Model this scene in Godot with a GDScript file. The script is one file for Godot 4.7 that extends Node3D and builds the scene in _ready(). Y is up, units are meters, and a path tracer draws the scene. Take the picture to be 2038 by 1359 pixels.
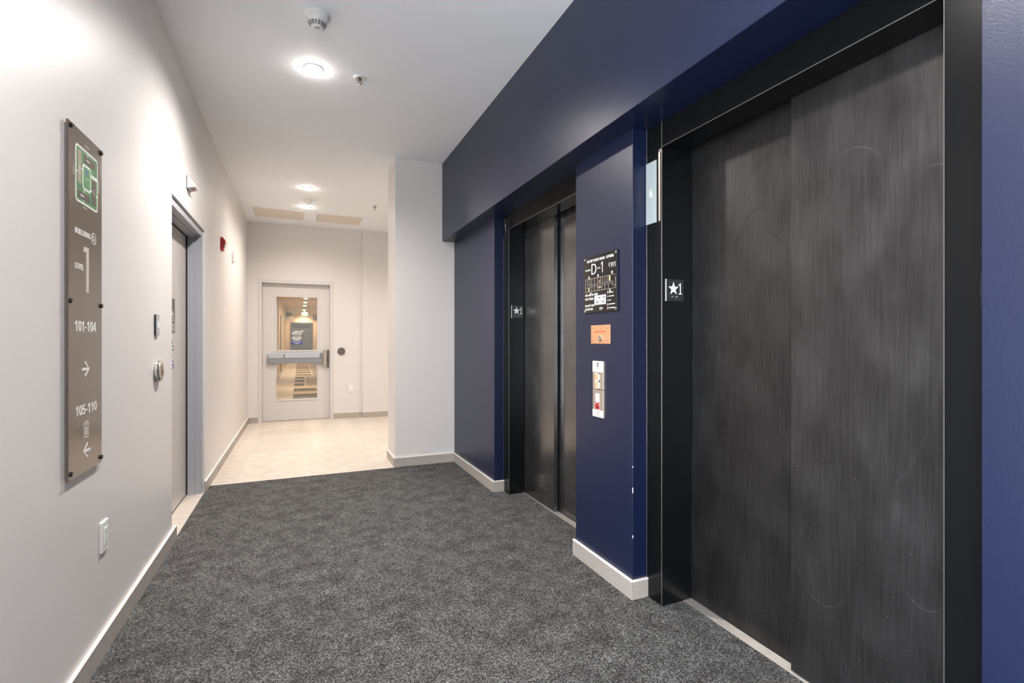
extends Node3D
# Elevator lobby with a blue wall of two elevators, a vestibule beyond and a corridor seen through a glazed door.
# Positions are given as (x to the right, y up, z forward from the camera); V() turns them into Godot's axes.

const CEIL := 3.0
const EYE := 1.216
var M := {}
var taken := {}
var font: SystemFont
var font_bold: SystemFont
var font_serif: SystemFont

# ------------------------------------------------------------------ helpers
func V(x: float, y: float, z: float) -> Vector3:
	return Vector3(x, y, -z)

func numbered(called: String) -> String:
	var n: int = taken.get(called, 0)
	taken[called] = n + 1
	return called if n == 0 else "%s_%03d" % [called, n]

func tool() -> SurfaceTool:
	var st := SurfaceTool.new()
	st.begin(Mesh.PRIMITIVE_TRIANGLES)
	return st

# a flat polygon whose front looks along out
func poly(st: SurfaceTool, pts: Array, out: Vector3, uvs: Array = []) -> void:
	var n: Vector3 = (pts[1] - pts[0]).cross(pts[2] - pts[0])
	if n.length() < 1e-14:
		return
	n = n.normalized()
	var flip := n.dot(out) < 0.0
	if flip:
		n = -n
	for i in range(1, pts.size() - 1):
		var tri := [0, i, i + 1] if flip else [0, i + 1, i]
		for k in tri:
			st.set_normal(n)
			st.set_uv(uvs[k] if uvs.size() else Vector2(0.5, 0.5))
			st.add_vertex(pts[k])

func box_into(st: SurfaceTool, a: Vector3, b: Vector3, ch := 0.0) -> void:
	var lo := Vector3(minf(a.x, b.x), minf(a.y, b.y), minf(a.z, b.z))
	var hi := Vector3(maxf(a.x, b.x), maxf(a.y, b.y), maxf(a.z, b.z))
	var mid := (lo + hi) / 2.0
	var h := (hi - lo) / 2.0
	for ax in 3:
		var u := (ax + 1) % 3
		var v := (ax + 2) % 3
		if ax == 0:
			u = 2; v = 1
		elif ax == 1:
			u = 0; v = 2
		else:
			u = 0; v = 1
		for s in [-1.0, 1.0]:
			var pts := []
			var uvs := []
			for c in [[-1.0, -1.0], [1.0, -1.0], [1.0, 1.0], [-1.0, 1.0]]:
				var p := Vector3.ZERO
				p[ax] = s * h[ax]
				p[u] = c[0] * (h[u] - ch)
				p[v] = c[1] * (h[v] - ch)
				pts.append(mid + p)
				uvs.append(Vector2(c[0] * 0.5 + 0.5, 0.5 - c[1] * 0.5))
			var out := Vector3.ZERO
			out[ax] = s
			poly(st, pts, out, uvs)
	if ch <= 0.0:
		return
	for ax in 3:
		var u := (ax + 1) % 3
		var v := (ax + 2) % 3
		for su in [-1.0, 1.0]:
			for sv in [-1.0, 1.0]:
				var pts := []
				for k in [[-1.0, 0], [1.0, 0], [1.0, 1], [-1.0, 1]]:
					var p := Vector3.ZERO
					p[ax] = k[0] * (h[ax] - ch)
					p[u] = su * (h[u] - (ch if k[1] == 1 else 0.0))
					p[v] = sv * (h[v] - (0.0 if k[1] == 1 else ch))
					pts.append(mid + p)
				var out := Vector3.ZERO
				out[u] = su
				out[v] = sv
				poly(st, pts, out)
	for sx in [-1.0, 1.0]:
		for sy in [-1.0, 1.0]:
			for sz in [-1.0, 1.0]:
				var s := Vector3(sx, sy, sz)
				var pts := []
				for ax in 3:
					var p := Vector3(sx * (h.x - ch), sy * (h.y - ch), sz * (h.z - ch))
					p[ax] = s[ax] * h[ax]
					pts.append(mid + p)
				poly(st, pts, s)

# turned profile: pts are (radius, height along axis); axis 1 = y, 2 = z
func lathe_into(st: SurfaceTool, at: Vector3, pts: Array, seg := 32, axis := 1) -> void:
	for i in range(pts.size() - 1):
		var p0: Vector2 = pts[i]
		var p1: Vector2 = pts[i + 1]
		var d := p1 - p0
		if d.length() < 1e-7:
			continue
		var nn := Vector2(d.y, -d.x).normalized()
		for k in seg:
			var a0 := TAU * k / seg
			var a1 := TAU * (k + 1) / seg
			var quad := [[p0, a0], [p0, a1], [p1, a1], [p1, a0]]
			for t in [[0, 1, 2], [0, 2, 3]]:
				var vs := []
				var ns := []
				for q in t:
					var r: Vector2 = quad[q][0]
					var a: float = quad[q][1]
					if axis == 1:
						vs.append(at + Vector3(cos(a) * r.x, r.y, sin(a) * r.x))
						ns.append(Vector3(cos(a) * nn.x, nn.y, sin(a) * nn.x))
					else:
						vs.append(at + Vector3(cos(a) * r.x, sin(a) * r.x, r.y))
						ns.append(Vector3(cos(a) * nn.x, sin(a) * nn.x, nn.y))
				var g: Vector3 = (vs[1] - vs[0]).cross(vs[2] - vs[0])
				if g.length() < 1e-14:
					continue
				var order := [0, 1, 2] if g.dot(ns[0] + ns[1] + ns[2]) < 0.0 else [0, 2, 1]
				for q in order:
					st.set_normal(ns[q])
					st.set_uv(Vector2(0.5, 0.5))
					st.add_vertex(vs[q])

# an outline in the x-y plane given thickness from z0 to z1
func prism_into(st: SurfaceTool, outline: PackedVector2Array, z0: float, z1: float) -> void:
	var idx := Geometry2D.triangulate_polygon(outline)
	for i in range(0, idx.size(), 3):
		for s in [0, 1]:
			var z := z1 if s == 1 else z0
			var p := []
			for k in 3:
				var q := outline[idx[i + k]]
				p.append(Vector3(q.x, q.y, z))
			poly(st, p, Vector3(0, 0, 1 if s == 1 else -1))
	var ccw := not Geometry2D.is_polygon_clockwise(outline)
	for i in outline.size():
		var a := outline[i]
		var b := outline[(i + 1) % outline.size()]
		var e := b - a
		var o := Vector3(e.y, -e.x, 0)
		if not ccw:
			o = -o
		poly(st, [Vector3(a.x, a.y, z0), Vector3(b.x, b.y, z0), Vector3(b.x, b.y, z1), Vector3(a.x, a.y, z1)], o)

func tube_into(st: SurfaceTool, path: Array, r: float, seg := 10) -> void:
	for i in range(path.size() - 1):
		var a: Vector3 = path[i]
		var b: Vector3 = path[i + 1]
		var d := (b - a).normalized()
		var side := d.cross(Vector3.UP if absf(d.y) < 0.9 else Vector3.RIGHT).normalized()
		var up := side.cross(d)
		var ring := []
		for k in seg:
			ring.append(side * cos(TAU * k / seg) + up * sin(TAU * k / seg))
		for k in seg:
			var n0: Vector3 = ring[k]
			var n1: Vector3 = ring[(k + 1) % seg]
			poly(st, [a + n0 * r, a + n1 * r, b + n1 * r, b + n0 * r], n0 + n1)
		var ca := []
		var cb := []
		for k in seg:
			ca.append(a + ring[k] * r)
			cb.append(b + ring[k] * r)
		poly(st, ca, -d)
		poly(st, cb, d)

func build(called: String, st: SurfaceTool, m: Material, parent: Node) -> MeshInstance3D:
	var o := MeshInstance3D.new()
	o.name = called
	o.mesh = st.commit()
	o.material_override = m
	parent.add_child(o, true)
	return o

func part_box(parent: Node, called: String, m: Material, a: Vector3, b: Vector3, ch := 0.0) -> MeshInstance3D:
	var st := tool()
	box_into(st, a, b, ch)
	return build(called, st, m, parent)

func tag(o: Node, label: String, category: String, group := "", kind := "") -> void:
	o.set_meta("label", label)
	o.set_meta("category", category)
	if group:
		o.set_meta("group", group)
	if kind:
		o.set_meta("kind", kind)

func thing(called: String, label: String, category: String, at := Vector3.ZERO, turn := 0.0, group := "") -> Node3D:
	var o := Node3D.new()
	o.name = numbered(called)
	add_child(o)
	o.position = at
	o.rotation_degrees.y = turn
	tag(o, label, category, group)
	return o

func struct(called: String, label: String, category: String, at := Vector3.ZERO, turn := 0.0) -> Node3D:
	var o := thing(called, label, category, at, turn)
	o.set_meta("kind", "structure")
	return o

# raised lettering fitted into a box: left edge, baseline, width, height, on the plane z
func letters(parent: Node, called: String, words: String, m: Material, x: float, y: float, w: float, h: float, z: float, f: Font = null) -> MeshInstance3D:
	var tm := TextMesh.new()
	tm.text = words
	tm.font = f if f else font
	tm.font_size = 32
	tm.pixel_size = 0.01
	tm.depth = 0.02
	tm.curve_step = 1.0
	tm.horizontal_alignment = HORIZONTAL_ALIGNMENT_LEFT
	tm.vertical_alignment = VERTICAL_ALIGNMENT_BOTTOM
	var box := tm.get_aabb()
	var o := MeshInstance3D.new()
	o.name = called
	o.mesh = tm
	o.material_override = m
	var sx := w / maxf(box.size.x, 1e-4)
	var sy := h / maxf(box.size.y, 1e-4)
	o.scale = Vector3(sx, sy, 0.03)
	o.position = Vector3(x - box.position.x * sx, y - box.position.y * sy, z - box.position.z * 0.03)
	parent.add_child(o, true)
	return o

# ------------------------------------------------------------------ materials
func mat(c: Color, rough := 0.6, metal := 0.0, spec := 0.5) -> StandardMaterial3D:
	var m := StandardMaterial3D.new()
	m.albedo_color = c
	m.roughness = rough
	m.metallic = metal
	m.metallic_specular = spec
	return m

func rgb(r: int, g: int, b: int) -> Color:
	return Color8(r, g, b)

func noise(freq: float, seed_no: int, octaves := 3) -> FastNoiseLite:
	var n := FastNoiseLite.new()
	n.noise_type = FastNoiseLite.TYPE_SIMPLEX_SMOOTH
	n.frequency = freq
	n.seed = seed_no
	n.fractal_octaves = octaves
	return n

func noise_tex(size: int, n: FastNoiseLite, ramp: Gradient = null, normal := false, bump := 4.0) -> NoiseTexture2D:
	var t := NoiseTexture2D.new()
	t.width = size
	t.height = size
	t.noise = n
	t.seamless = true
	t.generate_mipmaps = false
	if ramp:
		t.color_ramp = ramp
	if normal:
		t.as_normal_map = true
		t.bump_strength = bump
	return t

func ramp(stops: Array) -> Gradient:
	var g := Gradient.new()
	var offs := PackedFloat32Array()
	var cols := PackedColorArray()
	for s in stops:
		offs.append(s[0])
		cols.append(s[1])
	g.offsets = offs
	g.colors = cols
	return g

func triplanar(m: StandardMaterial3D, per_metre: Vector3) -> StandardMaterial3D:
	m.uv1_triplanar = true
	m.uv1_world_triplanar = true
	m.uv1_scale = per_metre
	return m

func painted(c: Color, rough: float, spec := 0.5, peel := 0.12) -> StandardMaterial3D:
	var m := mat(c, rough, 0.0, spec)
	m.normal_enabled = true
	m.normal_texture = M.peel
	m.normal_scale = peel
	return triplanar(m, Vector3(4.6, 4.6, 4.6))

func carpet_image(base: float, seed_no: int) -> Array:
	var loops := 176
	var per := 8
	var size := loops * per
	var rng := RandomNumberGenerator.new()
	rng.seed = seed_no
	var tone := PackedFloat32Array()
	tone.resize(loops * loops)
	for i in loops * loops:
		var r := rng.randf()
		tone[i] = 0.55 + 0.62 * r + (0.3 if rng.randf() < 0.03 else 0.0)
	var data := PackedByteArray()
	data.resize(size * size * 3)
	var relief := PackedByteArray()
	relief.resize(size * size)
	var shape := PackedFloat32Array()
	shape.resize(per * per)
	for y in per:
		for x in per:
			var dx := (x + 0.5) / per - 0.5
			var dy := (y + 0.5) / per - 0.5
			shape[y * per + x] = clampf(1.15 - 3.2 * (dx * dx * 0.9 + dy * dy * 1.3), 0.2, 1.0)
	for y in size:
		var ly := y / per
		var off := (per / 2) * (ly % 2)
		for x in size:
			var xx := (x + off) % size
			var lx := xx / per
			var s := shape[(y % per) * per + xx % per]
			var v := clampf(base * tone[ly * loops + lx] * (0.15 + 0.9 * s), 0.0, 1.0) * 255.0
			var at := (y * size + x)
			data[at * 3] = int(v * 1.0)
			data[at * 3 + 1] = int(v * 1.0)
			data[at * 3 + 2] = int(v * 0.995)
			relief[at] = int(s * 255.0)
	return [ImageTexture.create_from_image(Image.create_from_data(size, size, false, Image.FORMAT_RGB8, data)), ImageTexture.create_from_image(Image.create_from_data(size, size, false, Image.FORMAT_L8, relief))]

# dusty, wiped dark steel: vertical brushing, curved wipe marks, pale specks; returns [colour, roughness]
func smeared_steel(seed_no: int, w: int, h: int, specks: int, tone_lo: float, tone_hi: float, rough_lo: float) -> Array:
	var rng := RandomNumberGenerator.new()
	rng.seed = seed_no
	var brush := noise(0.02, seed_no, 4)
	var cloud := noise(0.006, seed_no + 7, 3)
	var film := PackedFloat32Array()
	film.resize(w * h)
	for y in h:
		for x in w:
			film[y * w + x] = 0.42 + 0.16 * brush.get_noise_2d(x * 7.0, y * 0.35) + 0.22 * cloud.get_noise_2d(x * 1.3, y)
	for k in 70:    # wipe marks left by a cloth
		var cx := rng.randf_range(-0.2, 1.2) * w
		var cy := rng.randf_range(0.15, 0.8) * h
		var rad := rng.randf_range(0.25, 1.1) * w
		var a0 := rng.randf() * TAU
		var sweep := rng.randf_range(0.3, 1.1)
		var width := rng.randf_range(1.5, 7.0)
		var gain := rng.randf_range(-0.10, 0.12)
		var steps := int(rad * sweep)
		for i in steps:
			var a := a0 + sweep * i / steps
			var px := cx + cos(a) * rad * 0.55
			var py := cy + sin(a) * rad * 1.3
			for j in range(-int(width), int(width) + 1):
				var qx := int(px) + j
				var qy := int(py)
				if qx >= 0 and qx < w and qy >= 0 and qy < h:
					film[qy * w + qx] += gain * (1.0 - absf(j) / (width + 1.0)) * 0.8
	var col := Image.create(w, h, false, Image.FORMAT_RGB8)
	var rou := Image.create(w, h, false, Image.FORMAT_L8)
	for y in h:
		for x in w:
			var f := clampf(film[y * w + x], 0.0, 1.0)
			var c := tone_lo + (tone_hi - tone_lo) * f
			col.set_pixel(x, y, Color(c, c * 0.99, c * 0.995))
			rou.set_pixel(x, y, Color.WHITE * (rough_lo + 0.22 * f))
	for k in specks:
		var sx := rng.randi_range(2, w - 4)
		var sy := int(h * (1.0 - 0.45 * rng.randf() * rng.randf()))
		sy = clampi(sy - 4, 0, h - 3)
		col.set_pixel(sx, sy, Color(0.72, 0.72, 0.7))
		if rng.randf() < 0.3:
			col.set_pixel(sx, sy + 1, Color(0.62, 0.62, 0.6))
	return [ImageTexture.create_from_image(col), ImageTexture.create_from_image(rou)]

func steel_panel(seed_no: int, specks: int, tone_lo: float, tone_hi: float, rough_lo: float, metal: float) -> StandardMaterial3D:
	var t := smeared_steel(seed_no, 384, 1024, specks, tone_lo, tone_hi, rough_lo)
	var m := mat(Color.WHITE, 1.0, metal)
	m.albedo_texture = t[0]
	m.roughness_texture = t[1]
	m.roughness_texture_channel = BaseMaterial3D.TEXTURE_CHANNEL_RED
	return m

func make_materials() -> void:
	font = SystemFont.new()
	font.font_names = PackedStringArray(["Droid Sans"])
	font_bold = SystemFont.new()
	font_bold.font_names = PackedStringArray(["Droid Sans"])
	font_bold.font_weight = 700
	font_serif = SystemFont.new()
	font_serif.font_names = PackedStringArray(["Droid Serif"])
	M.peel = noise_tex(512, noise(0.05, 3, 3), null, true, 3.0)
	M.wall = painted(rgb(222, 219, 217), 0.42, 0.5, 0.10)
	M.ceiling = painted(rgb(243, 246, 250), 0.75, 0.4, 0.10)
	M.blue = painted(rgb(16, 26, 57), 0.36, 0.55, 0.16)
	M.corridor_wall = painted(rgb(206, 184, 154), 0.6)
	M.frame_grey = painted(rgb(170, 173, 179), 0.4, 0.5, 0.05)
	M.door_grey = painted(rgb(202, 196, 192), 0.42, 0.5, 0.05)
	M.door_light = painted(rgb(212, 209, 208), 0.42, 0.5, 0.05)
	M.dark_door = painted(rgb(64, 68, 72), 0.5)
	var ct := carpet_image(0.61, 11)
	M.carpet = mat(Color.WHITE, 0.95, 0.0, 0.25)
	M.carpet.albedo_texture = ct[0]
	M.carpet.heightmap_enabled = true
	M.carpet.heightmap_texture = ct[1]
	M.carpet.heightmap_scale = 0.22
	triplanar(M.carpet, Vector3(1.04, 1.04, 1.04))
	M.carpet.detail_enabled = true
	M.carpet.detail_blend_mode = BaseMaterial3D.BLEND_MODE_MUL
	M.carpet.detail_albedo = noise_tex(512, noise(0.012, 21, 4), ramp([[0.0, Color(0.74, 0.73, 0.73)], [0.5, Color(0.9, 0.9, 0.9)], [1.0, Color(1, 1, 1)]]))
	M.carpet.detail_uv_layer = BaseMaterial3D.DETAIL_UV_1
	# stone-look porcelain, a few tones
	M.tiles = []
	for k in 4:
		var tint := 1.0 - 0.012 * k
		var tm := mat(Color.WHITE, 0.42)
		tm.albedo_texture = noise_tex(512, noise(0.012, 31 + k, 5), ramp([[0.0, Color(0.775, 0.72, 0.665) * tint], [0.45, Color(0.825, 0.785, 0.74) * tint], [1.0, Color(0.87, 0.84, 0.80) * tint]]))
		triplanar(tm, Vector3(0.9, 1.2, 2.6))
		M.tiles.append(tm)
	M.base_tile = []
	for k in 3:
		var bm := mat(Color.WHITE, 0.5)
		var t := 1.0 - 0.02 * k
		bm.albedo_texture = noise_tex(256, noise(0.09, 61 + k, 4), ramp([[0.0, Color(0.60, 0.565, 0.54) * t], [0.5, Color(0.70, 0.67, 0.64) * t], [1.0, Color(0.77, 0.745, 0.72) * t]]))
		triplanar(bm, Vector3(4.0, 4.0, 4.0))
		M.base_tile.append(bm)
	M.base_trim = mat(rgb(232, 228, 222), 0.35)
	M.grout = mat(rgb(196, 184, 170), 0.9)
	M.concrete = mat(rgb(120, 118, 115), 0.9)
	# elevator metals
	M.panel_a = steel_panel(5, 50, 0.20, 0.40, 0.30, 0.85)
	M.panel_b = steel_panel(6, 80, 0.22, 0.43, 0.30, 0.85)
	M.panel_c = steel_panel(8, 10, 0.36, 0.58, 0.10, 0.88)
	M.panel_d = steel_panel(9, 10, 0.36, 0.58, 0.10, 0.88)
	M.jamb = mat(rgb(22, 23, 24), 0.24, 0.4, 0.45)
	M.sill = mat(rgb(200, 194, 188), 0.35, 0.7)
	M.dark = mat(rgb(12, 12, 13), 0.7)
	M.black = mat(rgb(22, 22, 23), 0.3)
	M.black_gloss = mat(rgb(26, 25, 25), 0.12)
	M.white = mat(rgb(240, 240, 238), 0.45)
	M.white_plastic = mat(rgb(232, 231, 228), 0.35)
	M.off_white = mat(rgb(214, 202, 190), 0.5)
	M.red = mat(rgb(176, 24, 32), 0.35)
	M.red_text = mat(rgb(206, 70, 56), 0.5)
	M.chrome = mat(rgb(214, 212, 208), 0.16, 1.0)
	M.brushed = mat(rgb(186, 172, 160), 0.34, 0.5)
	M.dark_brushed = mat(rgb(120, 110, 102), 0.4, 0.8)
	M.copper = mat(rgb(228, 172, 128), 0.4, 0.4)
	M.copper_light = mat(rgb(232, 180, 140), 0.5)
	M.aluminium = mat(rgb(196, 199, 206), 0.3, 0.55)
	M.aluminium_dark = mat(rgb(152, 155, 160), 0.35, 0.55)
	M.sign_brown = mat(rgb(96, 84, 75), 0.14, 0.0, 0.6)
	M.sign_grey = mat(rgb(80, 82, 82), 0.35)
	M.map_green = mat(rgb(84, 150, 88), 0.4)
	M.map_green2 = mat(rgb(70, 128, 96), 0.4)
	M.map_brown = mat(rgb(92, 76, 70), 0.4)
	M.map_tan = mat(rgb(168, 154, 140), 0.4)
	M.map_blue = mat(rgb(60, 120, 200), 0.4)
	M.sticker_blue = mat(rgb(36, 56, 150), 0.4)
	M.sticker_grey = mat(rgb(206, 206, 204), 0.4)
	M.sticker_yellow = mat(rgb(222, 206, 150), 0.5)
	M.panel_beige = painted(rgb(226, 217, 207), 0.6)
	M.panel_grey = mat(rgb(196, 200, 200), 0.4)
	M.lens_red = mat(rgb(206, 160, 160), 0.3)
	M.green_glow = mat(rgb(60, 190, 110), 0.4)
	M.green_glow.emission_enabled = true
	M.green_glow.emission = rgb(40, 170, 90)
	M.green_glow.emission_energy_multiplier = 0.35
	M.lamp = mat(Color.WHITE, 0.4)
	M.lamp.emission_enabled = true
	M.lamp.emission = rgb(255, 246, 232)
	M.lamp.emission_energy_multiplier = 14.0
	M.digit = mat(rgb(240, 190, 186), 0.4)
	M.digit.emission_enabled = true
	M.digit.emission = rgb(255, 170, 160)
	M.digit.emission_energy_multiplier = 0.5
	M.display = mat(rgb(172, 184, 186), 0.3)
	M.glass = mat(Color(0.9, 0.95, 0.94, 0.07), 0.03)
	M.glass.transparency = BaseMaterial3D.TRANSPARENCY_ALPHA
	M.planks = [mat(rgb(98, 88, 80), 0.95), mat(rgb(84, 76, 70), 0.95), mat(rgb(112, 104, 98), 0.95)]
	M.plank_pale = mat(rgb(206, 184, 156), 0.95)
	M.plank_grey = mat(rgb(150, 140, 130), 0.95)
	M.plank_mottled = mat(Color.WHITE, 0.95)
	M.plank_mottled.albedo_texture = noise_tex(256, noise(0.03, 91, 4), ramp([[0.3, Color(0.52, 0.49, 0.46)], [0.55, Color(0.72, 0.67, 0.6)], [0.8, Color(0.82, 0.77, 0.7)]]))
	triplanar(M.plank_mottled, Vector3(0.8, 0.8, 0.8))
	M.tile_ceiling = mat(rgb(214, 196, 172), 0.9)
	M.tee_bar = mat(rgb(176, 158, 134), 0.6)

# ------------------------------------------------------------------ camera, sky, lights
func camera_and_sky() -> void:
	var cam := Camera3D.new()
	cam.name = "camera"
	add_child(cam)
	cam.position = Vector3(0, EYE, 0)
	cam.rotation.y = -atan((1019.0 - 596.0) / 982.0)
	cam.fov = rad_to_deg(2.0 * atan(679.5 / 982.0))
	cam.near = 0.05
	cam.far = 200.0
	cam.current = true
	var env := Environment.new()
	env.background_mode = Environment.BG_SKY
	var sky := Sky.new()
	var sm := ProceduralSkyMaterial.new()
	sm.sky_top_color = Color(0.62, 0.72, 0.85)
	sm.sky_horizon_color = Color(0.80, 0.85, 0.90)
	sm.ground_bottom_color = Color(0.40, 0.40, 0.40)
	sm.ground_horizon_color = Color(0.55, 0.56, 0.57)
	sky.sky_material = sm
	env.sky = sky
	env.tonemap_mode = Environment.TONE_MAPPER_LINEAR
	env.tonemap_exposure = 3.65
	env.sdfgi_enabled = true
	env.ssao_enabled = true
	env.ssil_enabled = true
	var we := WorldEnvironment.new()
	we.name = "environment"
	we.environment = env
	add_child(we)
	# daylight through the glazed entrance behind the camera
	var day := AreaLight3D.new()
	day.name = "entrance_daylight"
	add_child(day)
	day.area_size = Vector2(1.6, 2.3)
	day.position = V(-0.69, 1.25, -0.40)
	day.rotation_degrees.y = -90.0
	day.light_color = Color(0.95, 0.975, 1.0)
	day.light_energy = 4.5
	day.area_range = 40.0
	day.shadow_enabled = true

const LAMP := Color(1.0, 0.972, 0.948)
const LAMP_WARM := Color(1.0, 0.955, 0.91)

func downlight(x: float, z: float, y: float, energy: float, c: Color, label: String, group: String, r := 0.050) -> void:
	var t := thing("ceiling_downlight", label, "ceiling light", V(x, y, z), 0.0, group)
	var st := tool()
	lathe_into(st, Vector3.ZERO, [Vector2(r * 0.80, -0.001), Vector2(r * 0.84, -0.006), Vector2(r * 1.15, -0.006), Vector2(r * 1.25, 0.0)], 36)
	build("trim_ring", st, M.white, t)
	st = tool()
	lathe_into(st, Vector3.ZERO, [Vector2(r * 0.82, -0.001), Vector2(r * 0.78, -0.012), Vector2(r * 0.6, -0.020), Vector2(r * 0.3, -0.024), Vector2(0.0, -0.025)], 36)
	build("lens", st, M.lamp, t)
	var l := SpotLight3D.new()
	l.name = "lamp_light"
	t.add_child(l)
	l.position = Vector3(0, -0.028, 0)
	l.rotation_degrees.x = -90.0
	l.spot_angle = 79.0
	l.spot_angle_attenuation = 1.0
	l.spot_range = 14.0
	l.spot_attenuation = 2.0
	l.light_energy = energy * 1.25
	l.light_color = c
	l.light_size = 0.05
	l.shadow_enabled = true
	# the domed opal lens also throws light sideways
	var side := OmniLight3D.new()
	side.name = "lens_light"
	t.add_child(side)
	side.position = Vector3(0, -0.030, 0)
	side.light_energy = energy * 0.007
	side.light_color = c
	side.omni_range = 14.0
	side.omni_attenuation = 2.0
	side.light_size = 0.03
	side.shadow_enabled = true

# ------------------------------------------------------------------ room
func room() -> void:
	# floor: slab, carpet, porcelain tiles
	var f := struct("floor", "charcoal ribbed carpet meeting beige stone-look floor tiles", "floor")
	part_box(f, "slab", M.concrete, V(-1.0, -0.20, -3.6), V(4.4, -0.014, 30.3))
	part_box(f, "grout", M.grout, V(-0.9, -0.014, 3.4), V(4.2, -0.002, 8.45))
	var st := tool()
	# carpet outline in (x, z), drawn in the x-y plane and laid down
	var o := PackedVector2Array([Vector2(-0.702, -3.42), Vector2(1.46, -3.42), Vector2(1.46, 0.60), Vector2(1.65, 0.60), Vector2(1.65, 1.93), Vector2(1.46, 1.93), Vector2(1.46, 2.42), Vector2(1.65, 2.42), Vector2(1.65, 3.73), Vector2(1.46, 3.73), Vector2(1.46, 4.812), Vector2(-0.702, 4.812)])
	prism_into(st, o, -0.012, 0.003)
	var carpet := build("carpet", st, M.carpet, f)
	carpet.rotation_degrees.x = -90.0
	var shapes := {}
	var n := 0
	for ix in range(-2, 6):
		for iz in range(0, 4):
			var x0 := maxf(-0.70, 0.10 + 0.6 * ix)
			var x1 := minf(4.2, 0.10 + 0.6 * (ix + 1))
			var z0 := 4.815 + 1.2 * iz
			var z1 := minf(8.42, z0 + 1.2)
			if x1 - x0 < 0.05 or z1 - z0 < 0.05:
				continue
			part_box(f, "tile", M.tiles[(n * 7 + ix) % 4], V(x0 + 0.0005, -0.010, z0 + 0.0005), V(x1 - 0.0005, 0.0, z1 - 0.0005), 0.0004)
			n += 1
	for k in 2:
		part_box(f, "tile", M.tiles[k], V(-0.90, -0.010, 3.5 + 0.6 * k + 0.001), V(-0.703, 0.0, 4.1 + 0.6 * k - 0.001), 0.0006)
	part_box(f, "tile", M.tiles[2], V(-0.90, -0.010, 4.701), V(-0.703, 0.0, 4.815), 0.0006)

	# ceiling of lobby and vestibule
	var c := struct("ceiling", "smooth white painted ceiling over the lobby", "ceiling")
	part_box(c, "plaster", M.ceiling, V(-1.0, CEIL, -3.6), V(4.3, CEIL + 0.2, 8.42))

	# left wall with the door opening
	var w := struct("wall_left", "pale grey painted wall with a recessed door and directory sign", "wall")
	st = tool()
	box_into(st, V(-0.705, -0.1, 0.50), V(-0.905, CEIL + 0.05, 3.535))
	box_into(st, V(-0.705, -0.1, -3.6), V(-0.905, CEIL + 0.05, -1.30))
	box_into(st, V(-0.705, 2.45, -1.30), V(-0.905, CEIL + 0.05, 0.50))
	box_into(st, V(-0.705, -0.1, 4.65), V(-0.905, CEIL + 0.05, 8.42))
	box_into(st, V(-0.705, 2.11, 3.535), V(-0.905, CEIL + 0.05, 4.65))
	build("plaster", st, M.wall, w)

	# far wall round the glazed door, stepping forward at its right
	w = struct("wall_far", "pale grey end wall round the glazed door", "wall")
	st = tool()
	box_into(st, V(-0.905, -0.1, 8.26), V(-0.567, CEIL + 0.05, 8.41))
	box_into(st, V(0.494, -0.1, 8.26), V(0.93, CEIL + 0.05, 8.41))
	box_into(st, V(-0.567, 2.148, 8.26), V(0.494, CEIL + 0.05, 8.41))
	box_into(st, V(0.93, -0.1, 8.20), V(4.3, CEIL + 0.05, 8.41))
	build("plaster", st, M.wall, w)

	# grey wall end beside the elevators, with the side passage behind it
	w = struct("wall_pillar", "light grey wall end projecting beside the blue elevator wall", "wall")
	part_box(w, "plaster", M.wall, V(0.852, -0.1, 4.835), V(4.3, CEIL + 0.05, 5.25))
	w = struct("wall_passage", "pale wall closing the side passage behind the wall end", "wall")
	part_box(w, "plaster", M.wall, V(4.2, -0.1, 5.2), V(4.4, CEIL + 0.05, 8.42))

	# blue elevator wall: bulkhead, piers, shaft lining
	w = struct("wall_right", "dark blue bulkhead overhanging the elevators", "wall")
	part_box(w, "bulkhead", M.blue, V(1.318, 2.222, -3.4), V(1.95, CEIL + 0.05, 4.835), 0.002)
	w = struct("wall_right_pier", "dark blue pier between the two elevators", "wall")
	part_box(w, "plaster", M.blue, V(1.445, -0.05, 1.915), V(1.80, 2.23, 2.436), 0.0012)
	for q in [[0.500, 0.026], [0.288, 0.012], [0.62, 0.007]]:
		part_box(w, "paint_chip", M.white, V(1.4440, q[0], 1.9135), V(1.4475, q[0] + q[1], 1.9162))
	w = struct("wall_right_far", "dark blue wall between the farther elevator and the grey wall end", "wall")
	part_box(w, "plaster", M.blue, V(1.445, -0.05, 3.715), V(1.80, 2.23, 4.836), 0.0012)
	w = struct("wall_right_near", "blue wall at the picture's edge beside the nearer elevator", "wall")
	part_box(w, "plaster", M.blue, V(1.445, -0.05, -3.4), V(1.80, 2.23, 0.617), 0.0012)
	w = struct("wall_shaft", "dark lining behind the elevator doors", "wall")
	part_box(w, "lining", M.dark, V(1.80, -0.1, -3.4), V(1.95, 2.3, 4.84))

	# back wall, and a glazed entrance in the left wall, both behind the camera
	w = struct("wall_back", "pale grey wall closing the lobby behind the camera", "wall")
	part_box(w, "plaster", M.wall, V(-0.95, -0.1, -3.4), V(1.95, CEIL + 0.05, -3.6))
	var g := struct("window_1", "glazed entrance screen with a dark frame behind the camera", "window")
	for z in [-1.28, -0.40, 0.48]:
		part_box(g, "mullion", M.black, V(-0.78, 0.0, z - 0.025), V(-0.86, 2.45, z + 0.025))
	for y in [0.03, 2.42]:
		part_box(g, "rail", M.black, V(-0.79, y - 0.03, -1.30), V(-0.85, y + 0.03, 0.50))
	part_box(g, "pane", M.glass, V(-0.817, 0.06, -1.25), V(-0.823, 2.39, -0.43))
	part_box(g, "pane", M.glass, V(-0.817, 0.06, -0.37), V(-0.823, 2.39, 0.45))

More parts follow.
